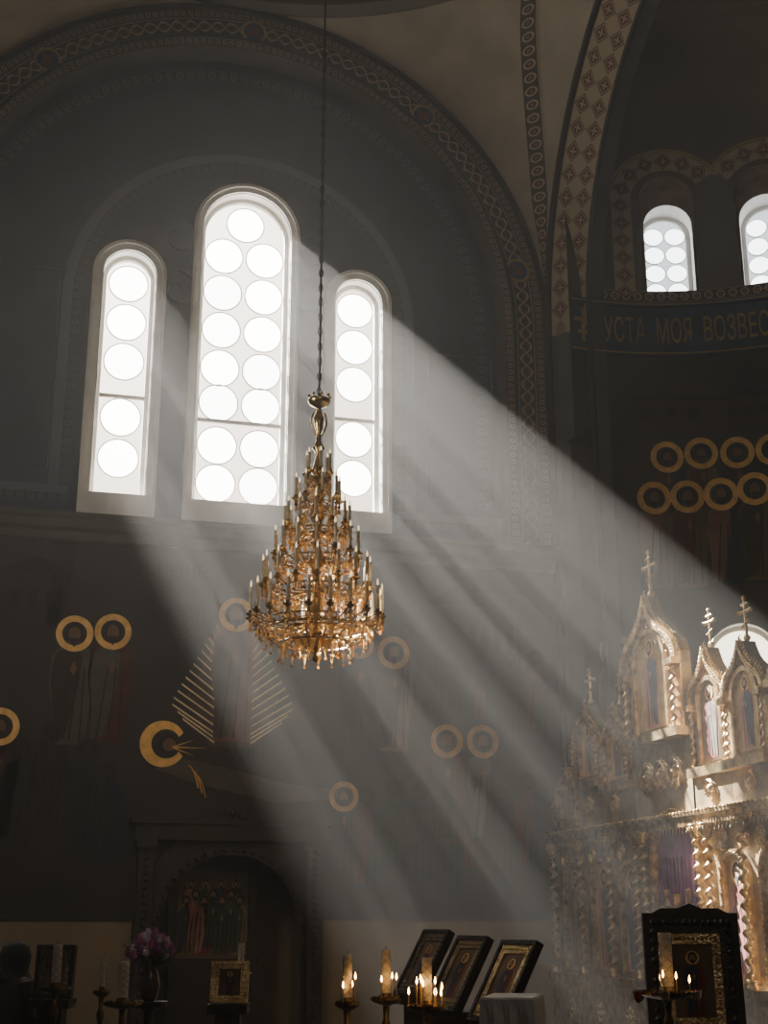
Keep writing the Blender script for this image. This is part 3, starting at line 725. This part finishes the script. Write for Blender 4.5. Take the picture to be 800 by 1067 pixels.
kiot(16.2,.38,3.3,3.82,4.32,.42,6,2,off=.05)
kiot(15.42,.36,3.2,3.70,4.18,.36,5,1)
kiot(14.13,.70,3.62,4.40,5.27,.52,6,5,big=True,off=.12)
kiot(13.0,.40,3.15,3.85,4.46,.38,1,4)
kiot(12.15,.40,3.15,3.80,4.36,.42,6,5,off=.05)
kiot(11.3,.40,3.15,3.85,4.32,.42,0,5)
for y,hw,z0,z1 in ((17.0,.4,2.75,2.82),(16.2,.4,2.75,3.25),(15.42,.4,2.75,3.15),(14.13,.76,2.75,3.58),(13.0,.42,2.75,3.1),(12.15,.42,2.75,3.1),(11.3,.42,2.75,3.1)):
    b=MB(); b.box((IX+.06,y,(z0+z1)/2),(.14,hw,(z1-z0)/2))
    b.build("pedestal",M_gold2,(IX,y,3),ico)
for y,z,s in ((14.48,3.2,.8),(13.78,3.2,.8),(14.13,3.2,.8),(16.2,3.02,.5),(15.42,2.98,.5),(13.0,2.95,.45),(12.15,2.95,.45),(11.3,2.95,.45)):
    b=MB()
    for q in (0,1.05,2.1,3.14,4.2,5.25):
        b.tube([mapI(y+s*(.02+.022*t)*cos(t*.7+q),z+s*(.02+.022*t)*sin(t*.7+q),.1+.02*sin(t)) for t in range(11)],.013*s+.004,5)
    b.ball(mapI(y,z,.12),.05*s)
    b.build("scrollwork",M_gold,(IX,y,z),ico)

# ------------------------------------------------------------ carved portal with kiot icon
po=empty("carved_portal",(2.61,YA,0),label="dark carved wooden portal frame around arched niche",cat="portal")
for x in (1.53,3.70):
    b=MB()
    b.box((x,YA-.075,1.35),(.10,.07,1.35)); b.box((x,YA-.105,.15),(.13,.1,.15)); b.box((x,YA-.105,2.55),(.13,.1,.05))
    for k in range(24): b.ball((x,YA-.15,.4+k*.09),.035,n=4)
    b.build("jamb",M_wood,(x,YA,0),po)
b=MB(); b.box((2.61,YA-.095,2.72),(1.24,.09,.09)); b.box((2.61,YA-.125,2.83),(1.3,.12,.03)); b.box((2.61,YA-.105,2.62),(1.24,.1,.02))
b.build("lintel",[M_wood],(2.61,YA,2.7),po)
b=MB()
o=[(3.6,1.62)]+[(2.62+1.0*cos(radians(a)) if abs(cos(radians(a)))*1.3<1 else (3.6 if a<90 else 1.64),min(2.62,1.62+1.4*sin(radians(a)))) for a in range(0,181,10)]+[(1.64,1.62)]
i=[(2.62+.86*cos(radians(0)),1.62)]+[(2.62+.86*cos(radians(a)),1.62+.82*sin(radians(a))) for a in range(0,181,10)]+[(2.62-.86,1.62)]
b.ringband(o,i,mapA,.005,.06)
for a in range(0,181,8): b.ball((2.62+.9*cos(radians(a)),YA-.08,1.62+.87*sin(radians(a))),.03,n=4)
b.build("arch_board",M_wood,(2.61,YA,2),po)
b=MB()
b.slab([(2.35,2.86),(2.87,2.86),(2.8,2.98),(2.7,3.0),(2.61,3.08),(2.52,3.0),(2.42,2.98)],mapA,.005,.12)
for s in (-1,1): b.tube([(2.61+s*(.12+(.01+.009*t)*cos(t*.8)),YA-.13,2.93+(.01+.009*t)*sin(t*.8)) for t in range(9)],.014,5)
b.ball((2.61,YA-.14,2.94),.05)
b.build("crest",M_wood,(2.61,YA,2.9),po)
ki=empty("icon_case_stand",(2.5,18.5,0),label="wooden icon case with gold-haloed group icon in niche",cat="icon")
b=MB(); b.box((2.5,18.55,.55),(.55,.2,.55)); 
for x in (1.98,3.02): b.box((x,18.45,1.7),(.05,.1,.6))
b.box((2.5,18.45,2.32),(.6,.12,.06)); b.box((2.5,18.45,1.12),(.6,.12,.04)); b.build("case_frame",M_wood,(2.5,18.5,0),ki)
mk=lambda u,z,d:(u,18.42-d,z)
b=MB(); b.slab([(2.03,1.15),(2.97,1.15),(2.97,2.27),(2.03,2.27)],mk,-.05,0); b.build("icon_painting",M_icon,(2.5,18.42,1.7),ki)
b=MB()
for k in range(7): saint(b,mk,2.15+k*.117,1.2+.08*(k%2),.75,random.choice((0,1,3)),random.choice((1,2,5,6)),7,8,9,d=.004,hr=.055,ringonly=False)
for k in range(4): saint(b,mk,2.2+k*.2,1.55,.6,random.choice((0,1,3)),random.choice((1,2,5,6)),7,8,9,d=.003,hr=.05,ringonly=False)
b.build("painted_saint",SI,(2.5,18.42,1.3),ki)

# ------------------------------------------------------------ furnishings in front
def pos(F,px):
    R=(px-400)*F*.000683; return (.967*R+.2538*F, .967*F-.2538*R)
def candle_stand(x,y,zt,rt,cand_h,cr,nsm,lit,label,lamp=False,flames=True):
    e=empty("candle_stand",(x,y,0),label=label,cat="candle stand",group="brass candle stands before the icons")
    b=MB()
    b.lathe([(.12,0),(.12,.03),(.09,.06),(.05,.1),(.03,.16),(.05,.24),(.03,.3),(.022,.5),(.04,.6),(.022,.68),(.016,zt-.2),(.03,zt-.14),(.016,zt-.1),(.02,zt-.03)],14,(x,y))
    b.build("stand_pole",M_stand,(x,y,0),e,smooth=True)
    b=MB(); b.lathe([(.02,zt-.03),(rt*.8,zt-.012),(rt,zt),(rt,zt+.014),(rt*.95,zt+.005),(.01,zt+.0)],24,(x,y))
    for k in range(nsm):
        a=2*pi*k/nsm; b.lathe([(.004,zt),(.008,zt+.015),(.009,zt+.022),(.005,zt+.022)],6,(x+rt*.8*cos(a),y+rt*.8*sin(a)))
    b.lathe([(cr*1.2,zt),(cr*1.3,zt+.02),(cr*1.05,zt+.04)],12,(x,y))
    b.build("tray",M_stand,(x,y,zt),e)
    if cand_h:
        b=MB(); b.lathe([(cr,zt+.03),(cr,zt+.03+cand_h),(cr*.6,zt+.025+cand_h)],14,(x,y))
        for k in range(9):
            z=zt+.06+cand_h*.85*k/9
            b.tube([(x+(cr+.001)*cos(t+k),y+(cr+.001)*sin(t+k),z+.01*sin(3*t)) for t in [j*.5 for j in range(13)]],.0015,3,1)
        b.tube([(x,y,zt+.03+cand_h),(x,y,zt+.05+cand_h)],.002,4,2)
        b.build("large_candle",[M_candle2,M_fgold,M_chain],(x,y,zt),e)
    for k in range(lit):
        a=2*pi*(k*2.37)/lit+.4; r=rt*(.5+.4*(k%2)); hx=random.uniform(.03,.11)
        xx,yy=x+r*cos(a),y+r*sin(a)
        b=MB(); b.lathe([(.003,zt+.01),(.003,zt+.03+hx)],6,(xx,yy)); b.build("small_candle",M_wick,(xx,yy,zt),e)
        if flames:
            b=MB(); b.lathe([(.001,zt+.03+hx),(.006,zt+.04+hx),(.005,zt+.05+hx),(.001,zt+.068+hx)],6,(xx,yy)); b.build("flame",M_flamemat,(xx,yy,zt+.05),e)
    if lamp:
        for k in range(6):
            a=2*pi*k/6; xx,yy=x+(rt+.02)*cos(a),y+(rt+.02)*sin(a)
            b=MB(); b.lathe([(.006,zt-.04),(.02,zt-.02),(.026,zt+.02),(.022,zt+.02)],10,(xx,yy)); b.build("oil_lamp_cup",M_ruby if k%3==0 else M_silver,(xx,yy,zt),e)
    return e
x,y=pos(9,62); candle_stand(x,y,1.2,.1,.24,.03,0,0,"slim brass stand with one thick unlit candle")
x,y=pos(9.6,110); candle_stand(x,y,1.15,.06,.2,.017,0,0,"slim dark stand with one thin unlit candle")
x,y=pos(8.8,132); candle_stand(x,y,1.12,.12,.22,.032,8,0,"brass stand with thick decorated candle and tray")
x,y=pos(10.2,252); candle_stand(x,y,1.25,.08,.18,.022,0,0,"slender candle stand behind a small framed icon")
x,y=pos(8,362); candle_stand(x,y,1.16,.07,.24,.027,10,4,"brass candle stand with thick candle and few tapers lit")
x,y=pos(8.3,402); candle_stand(x,y,1.17,.09,.25,.027,10,4,"brass candle stand with thick candle beside leaning icons")
x,y=pos(7.7,444); candle_stand(x,y,1.16,.11,.23,.027,12,12,"brass candle stand crowded with small lit tapers")
x,y=pos(7.5,691); candle_stand(x,y,1.24,.15,.28,.034,10,4,"brass stand with tall decorated candle and oil lamps",lamp=True)

def framed_icon(name,x,y,zc,w,h,yaw,tilt,label,frame,inner,thick=.05,crest=False,fw=.05,pic=None):
    cy_,sy_=cos(radians(yaw)),sin(radians(yaw)); ct,st=cos(radians(tilt)),sin(radians(tilt))
    def mp(u,v,d):
        a=(u, -d*ct+v*st, v*ct+d*st)
        return (x+a[0]*cy_-a[1]*sy_, y+a[0]*sy_+a[1]*cy_, zc+a[2])
    e=empty(name,(x,y,0),label=label,cat="icon stand")
    R=lambda hw,hh:[(hw,-hh),(hw,hh),(-hw,hh),(-hw,-hh)]
    b=MB(); b.ringband(R(w/2,h/2),R(w/2-fw,h/2-fw),mp,-thick,.02,0,closed=True)
    b.slab(R(w/2,h/2),mp,-thick-.01,-thick+.01,0)
    for k in range(48):
        t=k/48*4; s=int(t); f=t-s
        cs=R(w/2-fw/2,h/2-fw/2); a=cs[s]; c=cs[(s+1)%4]
        b.ball(mp(a[0]+(c[0]-a[0])*f,a[1]+(c[1]-a[1])*f,.02),fw*.2,n=4)
    if crest:
        b.slab([(-w*.4,h/2),(w*.4,h/2),(w*.3,h/2+.03),(w*.12,h/2+.03),(0,h/2+.06),(-w*.12,h/2+.03),(-w*.3,h/2+.03)][::-1],mp,-thick,.02)
    b.build("frame",frame,(x,y,zc),e)
    b=MB(); iw,ih=w/2-fw,h/2-fw
    b.ringband(R(iw,ih),R(iw*.70,ih*.76),mp,-.02,.008,0,closed=True)
    for k in range(44):
        t=k/44*4; s=int(t); f=t-s; cs=R(iw*.85,ih*.88); a=cs[s]; c=cs[(s+1)%4]
        b.ball(mp(a[0]+(c[0]-a[0])*f,a[1]+(c[1]-a[1])*f,.008),iw*.06,n=4)
    b.build("inner_border",inner,(x,y,zc),e)
    b=MB(); b.slab(R(iw*.70,ih*.76)[::-1],mp,-.02,-.005,0); b.build("icon_painting",pic or M_icon,(x,y,zc),e)
    b=MB(); saint(b,lambda u,z,d:mp(u,z,d-.005),0,-ih*.74,ih*1.35,1,5,7,8,9,d=.002,ringonly=False); b.build("painted_saint",SI,(x,y,zc),e)
    b=MB(); bz=zc-h/2*ct
    def R2(p): return (p[0]*cy_-p[1]*sy_,p[0]*sy_+p[1]*cy_,p[2])
    b.box((x,y,bz-.03),(w*.52,.14,.03),0,R2); b.box((x,y,(bz-.06)/2+.02),(w*.32,.09,(bz-.06)/2-.02),0,R2); b.box((x,y,.04),(w*.48,.16,.04),0,R2)
    b.build("lectern_base",M_wood,(x,y,0),e)
    return e
x,y=pos(10,60); framed_icon("icon_lectern",x,y,1.27,.27,.36,-14,8,"small dark framed icon with gold riza on stand",M_wood,M_silver,fw=.03)
x,y=pos(9.5,241); framed_icon("icon_lectern",x,y,1.22,.25,.27,-14,12,"small gold framed icon standing on dark lectern",M_gold,M_gold,fw=.022)
x,y=pos(9,719); framed_icon("icon_lectern",x,y,1.25,.60,.82,-20,5,"large dark carved frame holding gilt bordered icon",M_wood,M_gold,fw=.12,crest=True)
for (F,px,zc,w,h,g) in ((10,440,1.33,.38,.50,M_silver),(9.4,476,1.28,.40,.53,M_gold2),(8.9,523,1.25,.42,.55,M_gold)):
    x,y=pos(F,px); l=framed_icon("icon_lectern",x,y,zc,w,h,-78,30,"slanted lectern icon with ornate gilt border in wooden frame",M_wood,g,fw=.03,thick=.03); l["group"]="slanted icon lecterns in a row"
x,y=pos(7.4,532)
e=empty("draped_table",(x,y,0),label="small high table draped with white lace cloth",cat="table")
ya=radians(-28); RR=lambda p:(p[0]*cos(ya)-p[1]*sin(ya),p[0]*sin(ya)+p[1]*cos(ya),p[2])
b=MB(); 
for sx in (-1,1):
    for sy in (-1,1): b.box(V((x,y,0),RR((sx*.08,sy*.14,.6))),(.018,.018,.6),0,RR)
b.box((x,y,1.21),(.10,.17,.015),0,RR); b.build("table_frame",M_wood,(x,y,0),e)
b=MB()
P=[];n=48
for lvl,(zz,k) in enumerate(((1.24,.0),(1.24,1.),(1.23,1.04),(1.14,1.06),(1.02,1.1))):
    row=[]
    for j in range(n):
        a=2*pi*j/n; c,s=cos(a),sin(a); m=1/max(abs(c),abs(s)); wv=1+(.05*sin(a*12) if lvl>2 else 0)
        px,py,pz=RR((.13*c*m*k*wv,.22*s*m*k*wv,0)); row.append((x+px,y+py,zz+(.012*sin(a*24) if lvl==4 else 0)))
    P.append(row)
b.grid(P,closed=True); b.build("tablecloth",M_cloth,(x,y,1.2),e,smooth=False)
x,y=pos(9.5,159)
e=empty("flower_vase",(x,y,1.1),label="ceramic vase with pink and white chrysanthemums",cat="flower vase")
b=MB(); b.lathe([(.035,1.1),(.06,1.13),(.075,1.2),(.055,1.28),(.04,1.31),(.05,1.33),(.04,1.33)],16,(x,y)); b.build("vase",M_vase,(x,y,1.1),e,smooth=True)
b=MB()
for k in range(40):
    a=random.uniform(0,6.28); r=random.uniform(.05,.16); z=random.uniform(1.33,1.45)
    p=(x+r*cos(a),y+r*sin(a),z); b.tube([(x,y,1.3),((x+p[0])/2,(y+p[1])/2,z-.02),p],.003,3)
    b.face([p,(p[0]+.03*cos(a+.6),p[1]+.03*sin(a+.6),z+.02),(p[0]+.06*cos(a),p[1]+.06*sin(a),z-.01),(p[0]+.03*cos(a-.6),p[1]+.03*sin(a-.6),z+.015)])
b.build("foliage",M_leaf,(x,y,1.3),e)
for k in range(34):
    a=k*2.4; q=sqrt((k+.5)/34); r=.16*q; zc=1.53-.15*q*q+random.uniform(-.01,.015)
    cx,cy=x+r*cos(a),y+r*sin(a); b=MB()
    for L in range(3):
        for j in range(9):
            t=2*pi*j/9+L*.35; pr=.038-.009*L; up=.008+.012*L
            b.face([(cx,cy,zc),(cx+pr*.7*cos(t-.3),cy+pr*.7*sin(t-.3),zc+up),(cx+pr*cos(t),cy+pr*sin(t),zc+up*1.3),(cx+pr*.7*cos(t+.3),cy+pr*.7*sin(t+.3),zc+up)])
    b.ball((cx,cy,zc),.024,n=5)
    b.build("blossom",M_pet[k%3],(cx,cy,zc),e)
b=MB(); b.lathe([(.12,0),(.12,.03),(.04,.08),(.03,.5),(.045,.6),(.03,.7),(.03,1.04),(.12,1.07),(.13,1.1),(.01,1.1)],20,(x,y))
b.build("plant_stand",M_wood,(x,y,0),smooth=False,label="dark turned wooden pedestal under a flower vase",cat="plant stand")

# ------------------------------------------------------------ person in dark coat
x,y=pos(10.8,20)
me=bpy.data.meshes.new("person")
vs=[(0,0,.85),(0,0,1.02),(0,0,1.18),(0,0,1.24),(0,.01,1.30),(0,.015,1.37),
    (.15,0,1.15),(.19,.0,.93),(.12,.14,.84),(-.15,0,1.15),(-.19,0,.93),(-.12,.14,.84),
    (.08,0,.78),(.09,.01,.43),(.09,0,.08),(.09,.12,.04),(-.08,0,.78),(-.09,.01,.43),(-.09,0,.08),(-.09,.12,.04)]
es=[(0,1),(1,2),(2,3),(3,4),(4,5),(2,6),(6,7),(7,8),(2,9),(9,10),(10,11),(0,12),(12,13),(13,14),(14,15),(0,16),(16,17),(17,18),(18,19)]
rr=[.14,.13,.12,.055,.085,.075,.06,.05,.035,.06,.05,.035,.09,.06,.045,.04,.09,.06,.045,.04]
me.from_pydata(vs,es,[]); me.materials.append(M_skin)
pe=bpy.data.objects.new("person",me); COL.objects.link(pe); pe.location=(x,y,0); pe.rotation_euler[2]=radians(-60); WL[pe.name]=(x,y,0)
pe.modifiers.new("skin","SKIN")
for i,sv in enumerate(me.skin_vertices[0].data): sv.radius=(rr[i],rr[i]*.9)
me.skin_vertices[0].data[0].use_root=True
pe.modifiers.new("sub","SUBSURF").levels=1
meta(pe,"person in dark coat and headscarf standing in prayer","person")
b=MB()
rows=[]
for z,a,c in ((.2,.27,.22),(.5,.25,.2),(.8,.22,.18),(1.0,.22,.17),(1.12,.215,.15),(1.19,.17,.12),(1.22,.08,.07)):
    rows.append([(a*cos(2*pi*j/24)*(1+.03*sin(6*2*pi*j/24)),c*sin(2*pi*j/24),z) for j in range(24)])
b.grid(rows,closed=True)
o=b.build("coat",M_coat,(0,0,0),smooth=True); o.parent=pe
for s in (-1,1):
    b=MB(); b.tube([(s*.16,0,1.16),(s*.23,0,.95),(s*.19,.1,.85),(s*.08,.19,.86)],[.07,.065,.055,.045],8)
    o=b.build("sleeve",M_coat,(0,0,0),smooth=True); o.parent=pe
b=MB()
rows=[]
for z,a in ((1.2,.13),(1.25,.1),(1.31,.112),(1.37,.115),(1.43,.095),(1.46,.05),(1.465,.005)):
    rows.append([(a*cos(t),a*1.05*sin(t)-.01,z) for t in [pi*.72+ (2*pi*.78)*j/20 for j in range(21)]])
b.grid(rows); o=b.build("headscarf",M_scarf,(0,0,0),smooth=True); o.parent=pe

# ------------------------------------------------------------ air haze (world volume), lights, camera
w=bpy.data.worlds.new("world"); bpy.context.scene.world=w; w.use_nodes=True
nt=w.node_tree; bg=nt.nodes["Background"]; bg.inputs[0].default_value=(.8,.85,1,1); bg.inputs[1].default_value=.05
vs_=N(nt,"ShaderNodeVolumeScatter"); vs_.inputs["Density"].default_value=.007; vs_.inputs["Anisotropy"].default_value=.5
vs_.inputs["Color"].default_value=(1,.97,.92,1)
nt.links.new(vs_.outputs[0],[n for n in nt.nodes if n.type=='OUTPUT_WORLD'][0].inputs["Volume"])

def spot(name,loc,tgt,e,ang,rad,col):
    s=bpy.data.lights.new(name,"SPOT"); s.energy=e; s.spot_size=radians(ang); s.spot_blend=.1; s.shadow_soft_size=rad; s.color=col
    o=bpy.data.objects.new(name,s); COL.objects.link(o); o.location=loc
    o.rotation_euler=(Vector(tgt)-Vector(loc)).to_track_quat('-Z','Y').to_euler()
T=70; L=Vector((-.179*T,.745*T,1.6+.643*T))
spot("sun_spotlight",L,(2.6,18,9.4),4.6e8,12,.18,(1,.95,.88))
def area(name,loc,tgt,e,size,col):
    s=bpy.data.lights.new(name,"AREA"); s.energy=e; s.size=size; s.color=col
    o=bpy.data.objects.new(name,s); COL.objects.link(o); o.location=loc
    o.rotation_euler=(Vector(tgt)-Vector(loc)).to_track_quat('-Z','Y').to_euler()
area("dome_fill_light",(CX,CY-1,18.2),(CX,CY-1,0),16,5,(1,.9,.75))  # added soft fill inside the dome, no actual source there
area("arm_fill_light",(2.0,-1,8),(4,17.7,5),50,3,(1,.9,.76))  # unseen fill behind the camera; the arm has no window
area("left_fill_light",(XW+.2,11,6.5),(7,14,3),110,1.5,(1,.9,.75))  # fill added to brighten the icon screen; left wall is windowless

cam=bpy.data.cameras.new("camera"); cam.sensor_fit='VERTICAL'; cam.sensor_height=24; cam.lens=24*1400/1067
co=bpy.data.objects.new("camera",cam); COL.objects.link(co)
co.location=(0,0,1.6); co.rotation_euler=(radians(107),0,radians(-14.7)); bpy.context.scene.camera=co
